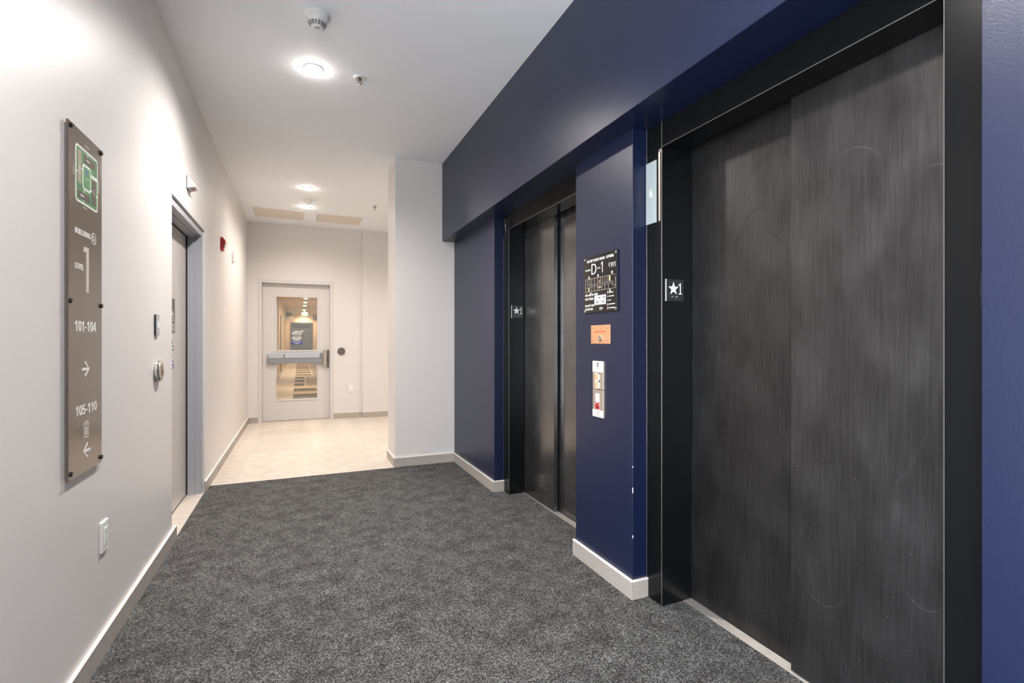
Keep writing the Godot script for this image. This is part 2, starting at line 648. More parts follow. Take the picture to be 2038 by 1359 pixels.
# tiled skirting along a wall: local x runs along the wall, z points into the room
func baseboard(called: String, label: String, at: Vector3, turn: float, length: float, joint := 0.6, first := 0.0) -> void:
	var b := struct(called, label, "baseboard", at, turn)
	var x := 0.0
	var k := 0
	var next := first if first > 0.0 else joint
	while x < length - 0.001:
		var e := minf(length, next)
		part_box(b, "base_tile", M.base_tile[k % 3], Vector3(x + 0.0006, 0.0, 0.0), Vector3(e - 0.0006, 0.084, 0.014), 0.0012)
		x = e
		next = e + joint
		k += 1
	part_box(b, "top_trim", M.base_trim, Vector3(0, 0.084, 0.0), Vector3(length, 0.091, 0.0155), 0.0015)

func baseboards() -> void:
	baseboard("baseboard_left", "beige tile baseboard on the grey wall below the directory sign", V(-0.705, 0, 0.50), 90, 3.10, 0.6, 0.17)
	baseboard("baseboard_left_far", "beige tile baseboard on the grey wall past the recessed door", V(-0.705, 0, 4.635), 90, 8.26 - 4.635)
	baseboard("baseboard_far", "short beige tile baseboard between corner and glazed door", V(-0.69, 0, 8.26), 0, 0.122)
	baseboard("baseboard_far_right", "beige tile baseboard under the wall outlet", V(0.496, 0, 8.26), 0, 0.434)
	baseboard("baseboard_far_step", "beige tile baseboard on the stepped part of the end wall", V(0.93, 0, 8.20), 0, 3.2, 0.6)
	baseboard("baseboard_pillar", "beige tile baseboard across the grey wall end", V(0.838, 0, 4.835), 0, 1.445 - 0.838, 0.8)
	baseboard("baseboard_pillar_side", "beige tile baseboard on the narrow side of the wall end", V(0.852, 0, 5.25), -90, 5.25 - 4.835, 0.8)
	baseboard("baseboard_right_far", "beige tile baseboard under the blue wall by the wall end", V(1.445, 0, 4.822), -90, 4.822 - 3.701, 0.8)
	baseboard("baseboard_right_far_return", "beige tile baseboard turning in to the farther elevator frame", V(1.445, 0, 3.715), 0, 0.082, 0.8)
	baseboard("baseboard_right_pier", "beige tile baseboard under the blue pier between elevators", V(1.445, 0, 2.45), -90, 2.45 - 1.901, 0.8)
	baseboard("baseboard_right_pier_return", "beige tile baseboard turning in to the nearer elevator frame", V(1.445, 0, 1.915), 0, 0.082, 0.8)
	baseboard("baseboard_right_near", "beige tile baseboard on the blue wall behind the camera", V(1.445, 0, 0.60), -90, 2.9)

# ------------------------------------------------------------------ elevators
func elevator(z0: float, z1: float, out0: float, out1: float, split: float, lead_far: bool, ms: Array, label: String) -> void:
	var t := thing("elevator", label, "elevator", V(1.525, 0, (z0 + z1) / 2.0), 0.0, "elevators in the blue wall")
	var b := -t.position
	part_box(t, "jamb", M.jamb, b + V(1.525, 0.0, out0), b + V(1.655, 2.222, z0), 0.0022)
	part_box(t, "jamb", M.jamb, b + V(1.525, 0.0, z1), b + V(1.655 if lead_far else 1.698, 2.222, out1), 0.0022)
	part_box(t, "header", M.jamb, b + V(1.525, 2.107, z0), b + V(1.655, 2.222, z1), 0.0022)
	# bright worn edges of the frame
	for q in [[1.525, 0.0, z0 - 0.0016, 2.107, z0], [1.525, 0.0, z1, 2.222, z1 + 0.0016], [1.525, 0.0, out1 - 0.0028, 2.222, out1 - 0.001]]:
		part_box(t, "edge_trim", M.edge, b + V(q[0] - 0.0006, q[1], q[2]), b + V(q[0] + 0.002, q[3], q[4]), 0.0003)
	part_box(t, "edge_trim", M.edge, b + V(1.5244, 2.1065, z0), b + V(1.527, 2.109, z1), 0.0003)
	if lead_far:
		part_box(t, "door_panel", ms[0], b + V(1.660, 0.008, split), b + V(1.690, 2.17, z1 + 0.05), 0.0015)
		part_box(t, "door_panel", ms[1], b + V(1.702, 0.008, z0 - 0.05), b + V(1.730, 2.17, split + 0.04), 0.0015)
	else:
		part_box(t, "door_panel", ms[0], b + V(1.660, 0.008, z0 - 0.05), b + V(1.690, 2.17, split), 0.0015)
		part_box(t, "door_panel", ms[1], b + V(1.702, 0.008, split - 0.04), b + V(1.730, 2.17, z1 + 0.05), 0.0015)
	var s := tool()
	box_into(s, b + V(1.650, -0.012, z0 - 0.05), b + V(1.78, -0.002, z1 + 0.05))
	for x in [1.650, 1.6565, 1.663, 1.6695, 1.676, 1.6825, 1.689, 1.6955]:
		box_into(s, b + V(x, -0.003, z0 - 0.02), b + V(x + 0.0045, 0.0045, z1 + 0.02), 0.0006)
	build("sill", s, M.sill, t)

func star_sign(z: float, label: String, plate: Material) -> void:
	var t := thing("level_sign", label, "sign", V(1.549, 1.402, z), 0.0, "star level plates on the elevator frames")
	part_box(t, "plate", plate, Vector3(0, 0, 0), Vector3(0.101, 0.102, 0.004), 0.0008)
	part_box(t, "edge_strip", M.panel_grey, Vector3(-0.0045, 0, 0), Vector3(0, 0.102, 0.004), 0.0005)
	var st := tool()
	var pts := PackedVector2Array()
	for k in 10:
		var r := 0.031 if k % 2 == 0 else 0.0125
		var a := PI / 2 + TAU * k / 10
		pts.append(Vector2(0.040 + cos(a) * r, 0.058 + sin(a) * r * 1.02))
	prism_into(st, pts, 0.004, 0.0052)
	build("star", st, M.white, t)
	letters(t, "numeral", "1", M.white, 0.068, 0.033, 0.022, 0.052, 0.004, font_serif)
	st = tool()
	for p in [[0.031, 0.022], [0.035, 0.022], [0.031, 0.018], [0.041, 0.022], [0.052, 0.018], [0.056, 0.022], [0.060, 0.022], [0.060, 0.018], [0.064, 0.022]]:
		lathe_into(st, Vector3(p[0], p[1], 0.004), [Vector2(0.0013, 0.0), Vector2(0.0009, 0.0009), Vector2(0.0, 0.0011)], 8, 2)
	build("braille", st, M.white, t).set_meta("kind", "stuff")

func elevator_wall() -> void:
	elevator(0.728, 1.805, 0.640, 1.913, 1.262, false, [M.panel_b, M.panel_a], "black steel elevator with smeared doors, beside the white floor display showing 6")
	elevator(2.525, 3.602, 2.446, 3.713, 3.100, true, [M.panel_c, M.panel_d], "black steel elevator beyond the blue pier, its small display showing 1")
	star_sign(1.805, "dark star 1 plate on the elevator frame under the white display", M.plate_dark)
	star_sign(3.602, "dark star 1 plate on the elevator frame beyond the blue pier", M.plate_dark)
	# dried dark caulk where the nearer frame meets the blue wall
	var near_lift: Node3D = get_node("elevator")
	var rng := RandomNumberGenerator.new()
	rng.seed = 4
	var edge := PackedVector2Array()
	for k in 15:
		edge.append(Vector2(0.0, 1.22 + 0.33 * k / 14.0))
	for k in range(14, -1, -1):
		edge.append(Vector2(-0.002 - 0.013 * sin(PI * k / 14.0) * rng.randf_range(0.35, 1.0), 1.22 + 0.33 * k / 14.0))
	var cs := tool()
	prism_into(cs, edge, 0.0, 0.002)
	var smear := build("caulk", cs, M.dark, near_lift)
	smear.rotation_degrees.y = -90.0
	smear.position = V(1.525, 0.0, 0.6405) - near_lift.position
	# floor displays on the far jambs
	var t := thing("floor_display", "tall white glass floor display lit with the number 6", "display", V(1.525, 1.770, 1.911), -90.0)
	part_box(t, "panel", M.display, Vector3(0, 0, 0), Vector3(0.072, 0.290, 0.006), 0.001)
	letters(t, "number", "6", M.digit, 0.029, 0.125, 0.017, 0.034, 0.006)
	part_box(t, "side_strip", M.brushed, Vector3(0.088, 0.0, 0), Vector3(0.098, 0.318, 0.005), 0.001)
	t = thing("floor_display", "small black floor display showing a white 1", "display", V(1.525, 2.06, 3.708), -90.0)
	part_box(t, "panel", M.black_gloss, Vector3(0, 0, 0), Vector3(0.09, 0.15, 0.003), 0.001)
	letters(t, "number", "1", M.white, 0.028, 0.045, 0.018, 0.055, 0.003)
	part_box(t, "arrow", M.white, Vector3(0.03, 0.118, 0.003), Vector3(0.048, 0.122, 0.0036))
	floor_plan_sign()
	key_plate()
	call_station()

func floor_plan_sign() -> void:
	var w := 0.312
	var h := 0.304
	var t := thing("evacuation_plan", "black square evacuation plan with white floor layout on blue pier", "sign", V(1.445, 1.368, 2.337), -90.0)
	part_box(t, "panel", M.black_gloss, Vector3(0, 0, 0.002), Vector3(w, h, 0.008), 0.001)
	var z := 0.008
	letters(t, "address", "393-397 CODD'S ROAD - OTTAWA", M.white, 0.032, 0.272, 0.250, 0.014, z, font_bold)
	letters(t, "building_letter", "D", M.white, 0.078, 0.205, 0.046, 0.056, z)
	letters(t, "level_number", "1", M.white, 0.168, 0.206, 0.016, 0.056, z)
	letters(t, "small_text", "BUILDING", M.white, 0.018, 0.228, 0.050, 0.009, z)
	letters(t, "small_text", "LEVEL", M.white, 0.134, 0.228, 0.030, 0.009, z)
	letters(t, "emergency_number", "911", M.white, 0.258, 0.222, 0.037, 0.024, z)
	var st := tool()
	tube_into(st, [Vector3(0.247, 0.246, z), Vector3(0.242, 0.236, z), Vector3(0.245, 0.226, z)], 0.0022, 6)
	build("phone_mark", st, M.white, t)
	# floor layout
	st = tool()
	var line := func(x0: float, y0: float, x1: float, y1: float, lw: float) -> void:
		if absf(x1 - x0) > absf(y1 - y0):
			box_into(st, Vector3(x0, y0 - lw / 2, z), Vector3(x1, y0 + lw / 2, z + 0.0007))
		else:
			box_into(st, Vector3(x0 - lw / 2, y0, z), Vector3(x0 + lw / 2, y1, z + 0.0007))
	var lw := 0.0012
	line.call(0.020, 0.183, 0.285, 0.183, lw)
	line.call(0.038, 0.150, 0.270, 0.150, lw)
	line.call(0.060, 0.141, 0.270, 0.141, lw)
	line.call(0.018, 0.115, 0.297, 0.115, lw)
	line.call(0.020, 0.115, 0.020, 0.183, lw)
	line.call(0.020, 0.138, 0.046, 0.138, lw)
	line.call(0.297, 0.115, 0.297, 0.172, lw)
	line.call(0.273, 0.129, 0.273, 0.150, lw)
	line.call(0.273, 0.129, 0.297, 0.129, lw)
	for x in [0.042, 0.062, 0.080, 0.108, 0.136, 0.164, 0.182, 0.204, 0.226, 0.248]:
		line.call(x, 0.150, x, 0.183, lw)
	for x in [0.046, 0.080, 0.106, 0.134, 0.154, 0.176, 0.204, 0.236]:
		line.call(x, 0.115, x, 0.141, lw)
	line.call(0.285, 0.183, 0.297, 0.183, lw)
	build("layout_lines", st, M.off_white, t).set_meta("kind", "stuff")
	st = tool()
	for p in [[0.048, 0.192], [0.136, 0.194], [0.262, 0.196], [0.066, 0.104], [0.244, 0.106]]:
		box_into(st, Vector3(p[0], p[1] - 0.007, z), Vector3(p[0] + 0.010, p[1] + 0.006, z + 0.0008))
	build("exit_marks", st, M.white, t).set_meta("kind", "stuff")
	st = tool()
	for p in [[0.050, 0.117, 0.058, 0.139], [0.240, 0.155, 0.252, 0.180]]:
		box_into(st, Vector3(p[0], p[1], z), Vector3(p[2], p[3], z + 0.0006))
	build("stair_marks", st, M.sticker_yellow, t).set_meta("kind", "stuff")
	st = tool()
	box_into(st, Vector3(0.150, 0.156, z), Vector3(0.156, 0.168, z + 0.0009))
	box_into(st, Vector3(0.142, 0.128, z), Vector3(0.170, 0.134, z + 0.0009))
	for p in [0.098, 0.036, 0.018]:
		box_into(st, Vector3(0.226, p - 0.006, z), Vector3(0.235, p + 0.006, z + 0.0009))
	build("red_marks", st, M.lens_red, t).set_meta("kind", "stuff")
	letters(t, "warning_text", "IN CASE OF FIRE", M.white, 0.016, 0.092, 0.122, 0.011, z, font_bold)
	letters(t, "warning_text", "USE STAIRS.", M.white, 0.016, 0.071, 0.084, 0.011, z, font_bold)
	letters(t, "warning_text", "DO NOT USE", M.white, 0.016, 0.035, 0.088, 0.011, z, font_bold)
	letters(t, "warning_text", "ELEVATORS.", M.white, 0.016, 0.016, 0.080, 0.011, z, font_bold)
	part_box(t, "inset", M.panel_grey, Vector3(0.106, 0.040, z), Vector3(0.214, 0.090, z + 0.001))
	st = tool()
	for p in [[0.148, 0.074], [0.190, 0.074], [0.128, 0.052], [0.182, 0.052]]:
		box_into(st, Vector3(p[0], p[1], z + 0.001), Vector3(p[0] + 0.013, p[1] + 0.005, z + 0.0014))
	build("inset_marks", st, M.black, t).set_meta("kind", "stuff")
	st = tool()
	for k in 5:
		var y: float = [0.096, 0.077, 0.057, 0.037, 0.018][k]
		box_into(st, Vector3(0.242, y - 0.0022, z), Vector3(0.242 + [0.034, 0.040, 0.014, 0.050, 0.052][k], y + 0.0022, z + 0.0007))
	for y in [0.077, 0.057]:
		box_into(st, Vector3(0.228, y - 0.003, z), Vector3(0.233, y + 0.003, z + 0.0007))
	build("legend_lines", st, M.white, t).set_meta("kind", "stuff")
	st = tool()
	lathe_into(st, Vector3(0.162, 0.020, z), [Vector2(0.0065, 0.0), Vector2(0.0065, 0.0007), Vector2(0.008, 0.0007), Vector2(0.008, 0.0)], 20, 2)
	box_into(st, Vector3(0.158, 0.019, z), Vector3(0.166, 0.021, z + 0.0007))
	build("north_mark", st, M.white, t)
	letters(t, "north_letter", "N", M.white, 0.174, 0.015, 0.009, 0.011, z)
	for p in [[0.012, 0.292], [0.300, 0.292], [0.012, 0.012], [0.298, 0.012]]:
		st = tool()
		lathe_into(st, Vector3(p[0], p[1], z), [Vector2(0.008, 0.0), Vector2(0.007, 0.002), Vector2(0.0, 0.0028)], 16, 2)
		build("screw", st, M.chrome, t)

func key_plate() -> void:
	var t := thing("key_switch_plate", "copper coloured key switch plate with red print below the plan", "key switch", V(1.445, 1.204, 2.273), -90.0)
	part_box(t, "plate", M.copper, Vector3(0, 0, 0), Vector3(0.178, 0.098, 0.003), 0.0012)
	var st := tool()
	var x := 0.034
	for k in 17:
		var ww: float = [0.004, 0.0028, 0.0045, 0.0035][k % 4]
		box_into(st, Vector3(x, 0.060, 0.003), Vector3(x + ww, 0.066, 0.0034))
		x += ww + 0.0026
	build("red_print", st, M.red_text, t).set_meta("kind", "stuff")
	st = tool()
	lathe_into(st, Vector3(0.092, 0.028, 0.003), [Vector2(0.016, 0.0), Vector2(0.016, 0.005), Vector2(0.013, 0.007), Vector2(0.0, 0.007)], 24, 2)
	var lock := build("key_lock", st, M.chrome, t)
	part_box(lock, "keyhole", M.dark, Vector3(0.0905, 0.020, 0.007), Vector3(0.0935, 0.036, 0.0074))
	for p in [[0.018, 0.080], [0.158, 0.080], [0.018, 0.016], [0.158, 0.016]]:
		st = tool()
		lathe_into(st, Vector3(p[0], p[1], 0.003), [Vector2(0.0045, 0.0), Vector2(0.004, 0.0012), Vector2(0.0, 0.0016)], 12, 2)
		build("screw", st, M.aluminium_dark, t)

func call_station() -> void:
	var t := thing("call_button_panel", "slim elevator call panel with two square buttons, on blue pier", "call panel", V(1.445, 0.820, 2.245), -90.0)
	var w := 0.100
	part_box(t, "lower_plate", M.brushed, Vector3(0, 0.0, 0), Vector3(w, 0.143, 0.010), 0.0015)
	part_box(t, "upper_plate", M.brushed, Vector3(0, 0.145, 0), Vector3(w, 0.294, 0.010), 0.0015)
	part_box(t, "top_label", M.white, Vector3(0.0005, 0.236, 0.010), Vector3(w - 0.0005, 0.293, 0.0108))
	var st := tool()
	lathe_into(st, Vector3(0.050, 0.272, 0.0108), [Vector2(0.006, 0.0), Vector2(0.006, 0.0006), Vector2(0.010, 0.0006), Vector2(0.010, 0.0)], 20, 2)
	box_into(st, Vector3(0.046, 0.281, 0.0108), Vector3(0.054, 0.285, 0.0114))
	build("maker_mark", st, M.black, t)
	part_box(t, "maker_line", M.sign_grey, Vector3(0.040, 0.254, 0.0108), Vector3(0.060, 0.2565, 0.0112))
	for y in [0.192, 0.150]:
		var b := part_box(t, "call_button", M.copper_light, Vector3(0.026, y + 0.002, 0.010), Vector3(0.056, y + 0.034, 0.0135), 0.001)
		st = tool()
		box_into(st, Vector3(0.024, y + 0.034, 0.010), Vector3(0.066, y + 0.0375, 0.0128))
		box_into(st, Vector3(0.024, y - 0.0015, 0.010), Vector3(0.066, y + 0.002, 0.0128))
		box_into(st, Vector3(0.058, y - 0.0015, 0.010), Vector3(0.066, y + 0.0375, 0.0128))
		build("white_surround", st, M.white, b)
	part_box(t, "card_window", M.white, Vector3(0.028, 0.080, 0.010), Vector3(0.066, 0.124, 0.0115), 0.0006)
	# red fire pictogram tile and print strip
	var red := part_box(t, "fire_tile", M.lens_red, Vector3(0.022, 0.040, 0.010), Vector3(0.068, 0.078, 0.0108))
	st = tool()
	prism_into(st, PackedVector2Array([Vector2(0.030, 0.042), Vector2(0.060, 0.042), Vector2(0.066, 0.056), Vector2(0.058, 0.064), Vector2(0.062, 0.077), Vector2(0.050, 0.068), Vector2(0.044, 0.077), Vector2(0.036, 0.064), Vector2(0.028, 0.072), Vector2(0.026, 0.054)]), 0.0108, 0.0114)
	build("flame_mark", st, M.red, red)
	st = tool()
	lathe_into(st, Vector3(0.047, 0.050, 0.0114), [Vector2(0.005, 0.0), Vector2(0.004, 0.001), Vector2(0.0, 0.0012)], 12, 2)
	build("key_slot", st, M.black, red)
	part_box(t, "bottom_label", M.white, Vector3(0.0005, 0.001, 0.010), Vector3(w - 0.0005, 0.038, 0.0108))
	st = tool()
	for k in 3:
		var y: float = [0.028, 0.018, 0.008][k]
		var x := 0.014
		while x < [0.080, 0.072, 0.088][k]:
			box_into(st, Vector3(x, y - 0.002, 0.0108), Vector3(x + 0.005, y + 0.002, 0.0111))
			x += 0.0075
	build("print_lines", st, M.map_tan, t).set_meta("kind", "stuff")

# ------------------------------------------------------------------ doors
func caution_sticker(parent: Node, x: float, y: float, r: float, z: float) -> void:
	# round automatic-door notice: grey disc, black band, blue strip below
	var st := tool()
	lathe_into(st, Vector3(x, y, z), [Vector2(r, 0.0), Vector2(r, 0.0006), Vector2(0.0, 0.0006)], 36, 2)
	var d := build("caution_sticker", st, M.sticker_grey, parent)
	d.set_meta("label", "round grey automatic door caution notice")
	part_box(d, "band", M.black, Vector3(x - r, y - r * 0.24, z + 0.0006), Vector3(x + r, y + r * 0.20, z + 0.0012))
	letters(d, "word", "CAUTION", M.white, x - r * 0.82, y - r * 0.17, r * 1.64, r * 0.28, z + 0.0012, font_bold)
	letters(d, "word", "AUTOMATIC", M.sign_grey, x - r * 0.6, y + r * 0.36, r * 1.2, r * 0.22, z + 0.0006, font_bold)
	letters(d, "word", "DOOR", M.sign_grey, x - r * 0.42, y - r * 0.66, r * 0.84, r * 0.22, z + 0.0006, font_bold)
	part_box(d, "blue_strip", M.sticker_blue, Vector3(x - r * 0.98, y - r * 1.72, z), Vector3(x + r * 0.98, y - r * 1.06, z + 0.0008))
	letters(d, "word", "ACTIVATE SWITCH", M.white, x - r * 0.9, y - r * 1.34, r * 1.8, r * 0.20, z + 0.0008, font_bold)
	letters(d, "word", "TO OPERATE", M.white, x - r * 0.6, y - r * 1.64, r * 1.2, r * 0.20, z + 0.0008, font_bold)

func left_door() -> void:
	# local x runs along the wall away from the camera, z points into the room; the origin is the near edge of the opening
	var t := struct("door_1", "pale grey door set deep in a grey frame below the white wedge strobe", "door", V(-0.705, 0, 3.535), 90.0)
	var L := 1.115
	var st := tool()
	box_into(st, Vector3(0.0, 0, -0.165), Vector3(0.045, 2.11, -0.014), 0.001)
	box_into(st, Vector3(0.0, 0, -0.115), Vector3(0.060, 2.06, -0.062), 0.001)
	build("jamb", st, M.frame_grey, t)
	st = tool()
	box_into(st, Vector3(L - 0.042, 0, -0.165), Vector3(L, 2.11, -0.014), 0.001)
	box_into(st, Vector3(L - 0.056, 0, -0.113), Vector3(L - 0.03, 2.06, -0.062), 0.001)
	build("jamb", st, M.frame_grey, t)
	st = tool()
	box_into(st, Vector3(0.045, 2.058, -0.165), Vector3(L - 0.042, 2.11, -0.014), 0.001)
	box_into(st, Vector3(0.05, 2.044, -0.113), Vector3(L - 0.05, 2.08, -0.062), 0.001)
	build("head", st, M.frame_grey, t)
	part_box(t, "leaf", M.door_grey, Vector3(0.048, 0.010, -0.165), Vector3(L - 0.046, 2.052, -0.118), 0.001)
	part_box(t, "seal", M.dark, Vector3(L - 0.0605, 0.010, -0.119), Vector3(L - 0.056, 2.046, -0.108))
	part_box(t, "seal", M.dark, Vector3(0.05, 2.0395, -0.119), Vector3(L - 0.056, 2.044, -0.108))
	part_box(t, "threshold_gap", M.dark, Vector3(0.05, 0.0, -0.16), Vector3(L - 0.046, 0.010, -0.1185))
	# lever handle, mostly behind the wall's edge
	st = tool()
	lathe_into(st, Vector3(0.115, 0.985, -0.118), [Vector2(0.027, 0.0), Vector2(0.027, 0.007), Vector2(0.010, 0.010), Vector2(0.010, 0.045), Vector2(0.0, 0.046)], 20, 2)
	tube_into(st, [Vector3(0.115, 0.985, -0.076), Vector3(0.290, 0.985, -0.076)], 0.009, 10)
	build("lever_handle", st, M.brushed, t)
	# grey notice with white pictogram
	var n := part_box(t, "notice", M.sign_grey, Vector3(0.46, 1.28, -0.118), Vector3(0.67, 1.52, -0.115), 0.0006)
	n.set_meta("label", "grey notice with white marks")
	st = tool()
	prism_into(st, PackedVector2Array([Vector2(0.55, 1.40), Vector2(0.64, 1.40), Vector2(0.60, 1.435)]), -0.115, -0.1144)
	lathe_into(st, Vector3(0.615, 1.375, -0.115), [Vector2(0.012, 0.0), Vector2(0.012, 0.0006), Vector2(0.020, 0.0006), Vector2(0.020, 0.0)], 20, 2)
	for y in [1.29, 1.305, 1.32, 1.335]:
		box_into(st, Vector3(0.50, y, -0.115), Vector3(0.655, y + 0.007, -0.1145))
	build("white_marks", st, M.off_white, n).set_meta("kind", "stuff")
	caution_sticker(t, 0.562, 1.17, 0.085, -0.118)

func far_door() -> void:
	# origin on the floor at the wall face, x to the right, z towards the camera
	var t := struct("door_2", "white glazed door with a push bar across the middle", "door", V(0, 0, 8.26))
	part_box(t, "jamb", M.door_light, Vector3(-0.568, 0, -0.15), Vector3(-0.515, 2.150, 0.006), 0.0015)
	part_box(t, "jamb", M.door_light, Vector3(0.440, 0, -0.15), Vector3(0.495, 2.150, 0.006), 0.0015)
	part_box(t, "head", M.door_light, Vector3(-0.515, 2.100, -0.15), Vector3(0.440, 2.150, 0.006), 0.0015)
	var z1 := -0.075
	var z0 := -0.120
	var st := tool()
	var xl := -0.323
	var xr := 0.254
	box_into(st, Vector3(-0.512, 0.008, z0), Vector3(xl, 2.097, z1))
	box_into(st, Vector3(xr, 0.008, z0), Vector3(0.437, 2.097, z1))
	box_into(st, Vector3(xl, 0.008, z0), Vector3(xr, 0.326, z1))
	box_into(st, Vector3(xl, 0.898, z0), Vector3(xr, 1.082, z1))
	box_into(st, Vector3(xl, 1.900, z0), Vector3(xr, 2.097, z1))
	build("leaf", st, M.door_light, t)
	for y in [[0.326, 0.898], [1.082, 1.900]]:
		st = tool()
		var bw := 0.022
		box_into(st, Vector3(xl - bw, y[0] - bw, z1), Vector3(xl, y[1] + bw, z1 + 0.008), 0.002)
		box_into(st, Vector3(xr, y[0] - bw, z1), Vector3(xr + bw, y[1] + bw, z1 + 0.008), 0.002)
		box_into(st, Vector3(xl, y[0] - bw, z1), Vector3(xr, y[0], z1 + 0.008), 0.002)
		box_into(st, Vector3(xl, y[1], z1), Vector3(xr, y[1] + bw, z1 + 0.008), 0.002)
		build("glazing_bead", st, M.door_light, t)
		part_box(t, "pane", M.glass, Vector3(xl, y[0], -0.100), Vector3(xr, y[1], -0.095))
	caution_sticker(t, -0.038, 1.306, 0.077, -0.095)
	# exit device
	var p := part_box(t, "push_bar", M.aluminium_dark, Vector3(-0.448, 0.880, z1), Vector3(0.335, 0.962, z1 + 0.055), 0.006)
	p.set_meta("label", "silver push bar")
	part_box(p, "end_cover", M.aluminium, Vector3(-0.440, 0.958, z1), Vector3(-0.216, 1.030, z1 + 0.062), 0.010)
	part_box(p, "push_pad", M.aluminium, Vector3(-0.210, 0.958, z1), Vector3(0.300, 1.032, z1 + 0.070), 0.012)
	part_box(p, "pad_end", M.aluminium_dark, Vector3(0.300, 0.950, z1), Vector3(0.345, 1.040, z1 + 0.060), 0.012)
	part_box(p, "latch_case", M.brushed, Vector3(0.338, 0.830, z1), Vector3(0.398, 1.088, z1 + 0.056), 0.010)
	part_box(p, "strike", M.dark_brushed, Vector3(0.405, 0.80, z1 - 0.01), Vector3(0.428, 1.085, z1 + 0.018), 0.003)

# ------------------------------------------------------------------ things on the walls and ceiling
func directory_sign() -> void:
	var t := thing("directory_sign", "tall brown wall directory with site map and room number arrows", "sign", V(-0.705, 0.757, 2.050), 90.0)
	var w := 0.296
	var h := 1.186
	part_box(t, "backing", M.aluminium_dark, Vector3(0.01, 0.01, 0.0), Vector3(w - 0.01, h - 0.01, 0.006))
	part_box(t, "plate", M.sign_brown, Vector3(0, 0, 0.006), Vector3(w, h, 0.013), 0.001)
	var z := 0.013
	var y0 := -0.757
	var u := 0.034
	var W: Material = M.white
	letters(t, "word", "BUILDING", W, 0.017 + u, 1.583 + y0, 0.133, 0.019, z, font_bold)
	var st := tool()
	lathe_into(st, Vector3(0.181 + u, 1.591 + y0, z), [Vector2(0.0185, 0.0), Vector2(0.0185, 0.0007), Vector2(0.0215, 0.0007), Vector2(0.0215, 0.0)], 36, 2)
	build("letter_ring", st, W, t)
	letters(t, "building_letter", "D", W, 0.172 + u, 1.581 + y0, 0.017, 0.020, z)
	letters(t, "word", "LEVEL", W, 0.017 + u, 1.464 + y0, 0.073, 0.019, z, font_bold)
	st = tool()
	prism_into(st, PackedVector2Array([Vector2(0.085, 1.530), Vector2(0.112, 1.530), Vector2(0.112, 1.389), Vector2(0.134, 1.389), Vector2(0.134, 1.548), Vector2(0.094, 1.548)]), z, z + 0.0008)
	var one := build("level_number", st, M.off_white, t)
	one.position = Vector3(u, y0, 0)
	letters(t, "room_numbers", "101-104", W, 0.016 + u, 1.251 + y0, 0.187, 0.036, z, font_bold)
	letters(t, "room_numbers", "105-110", W, 0.022 + u, 0.962 + y0, 0.188, 0.034, z, font_bold)
	for a in [[0.108, 1.119, 1.0], [0.117, 0.831, -1.0]]:
		st = tool()
		var s: float = a[2]
		prism_into(st, PackedVector2Array([Vector2(-0.032 * s, -0.0045), Vector2(0.018 * s, -0.0045), Vector2(-0.010 * s, -0.022), Vector2(-0.004 * s, -0.028), Vector2(0.032 * s, 0.0), Vector2(-0.004 * s, 0.028), Vector2(-0.010 * s, 0.022), Vector2(0.018 * s, 0.0045), Vector2(-0.032 * s, 0.0045)]), z, z + 0.0008)
		var arrow := build("arrow", st, W, t)
		arrow.position = Vector3(a[0] + u, a[1] + y0, 0)
	# bin pictogram
	st = tool()
	var o := Vector3(0.112 + u, 0.908 + y0, z)
	var d := 0.0007
	for b in [[-0.020, -0.030, -0.018, 0.016], [0.018, -0.030, 0.020, 0.016], [-0.020, -0.030, 0.020, -0.028], [-0.020, 0.014, 0.020, 0.016], [-0.024, 0.020, 0.024, 0.022], [-0.024, 0.016, -0.022, 0.022], [0.022, 0.016, 0.024, 0.022], [-0.008, 0.022, -0.006, 0.029], [0.006, 0.022, 0.008, 0.029], [-0.008, 0.027, 0.008, 0.029], [-0.010, -0.022, -0.008, 0.008], [-0.001, -0.022, 0.001, 0.008], [0.008, -0.022, 0.010, 0.008]]:
		box_into(st, o + Vector3(b[0], b[1], 0), o + Vector3(b[2], b[3], d))
	build("bin_symbol", st, W, t).set_meta("kind", "stuff")
	# site map
	var mp := Node3D.new()
	mp.name = "site_map"
	t.add_child(mp)
	mp.position = Vector3(u, y0, z)
	var rounded := func(x0: float, yb: float, x1: float, yt: float, r: float) -> PackedVector2Array:
		var pts := PackedVector2Array()
		for q in [[x1 - r, yt - r, 0.0], [x0 + r, yt - r, PI / 2], [x0 + r, yb + r, PI], [x1 - r, yb + r, 1.5 * PI]]:
			for k in 6:
				var a: float = q[2] + (PI / 2) * k / 5
				pts.append(Vector2(q[0] + cos(a) * r, q[1] + sin(a) * r))
		return pts
	st = tool()
	prism_into(st, rounded.call(0.020, 1.693, 0.219, 1.888, 0.016), 0.0, 0.0005)
	build("map_road", st, M.white, mp)
	st = tool()
	prism_into(st, rounded.call(0.027, 1.700, 0.212, 1.881, 0.011), 0.0005, 0.0008)
	build("map_lawn", st, M.map_green, mp)
	st = tool()
	for b in [[0.186, 1.825, 0.212, 1.878], [0.030, 1.740, 0.075, 1.757], [0.140, 1.705, 0.160, 1.745]]:
		box_into(st, Vector3(b[0], b[1], 0.0008), Vector3(b[2], b[3], 0.0009))
	build("map_lawn_shade", st, M.map_green2, mp).set_meta("kind", "stuff")
	st = tool()
	prism_into(st, rounded.call(0.077, 1.746, 0.151, 1.836, 0.014), 0.0009, 0.0012)
	box_into(st, Vector3(0.148, 1.806, 0.0009), Vector3(0.214, 1.818, 0.0012))
	box_into(st, Vector3(0.088, 1.735, 0.0009), Vector3(0.094, 1.750, 0.0012))
	box_into(st, Vector3(0.120, 1.868, 0.0009), Vector3(0.126, 1.884, 0.0012))
	box_into(st, Vector3(0.085, 1.698, 0.0009), Vector3(0.091, 1.712, 0.0012))
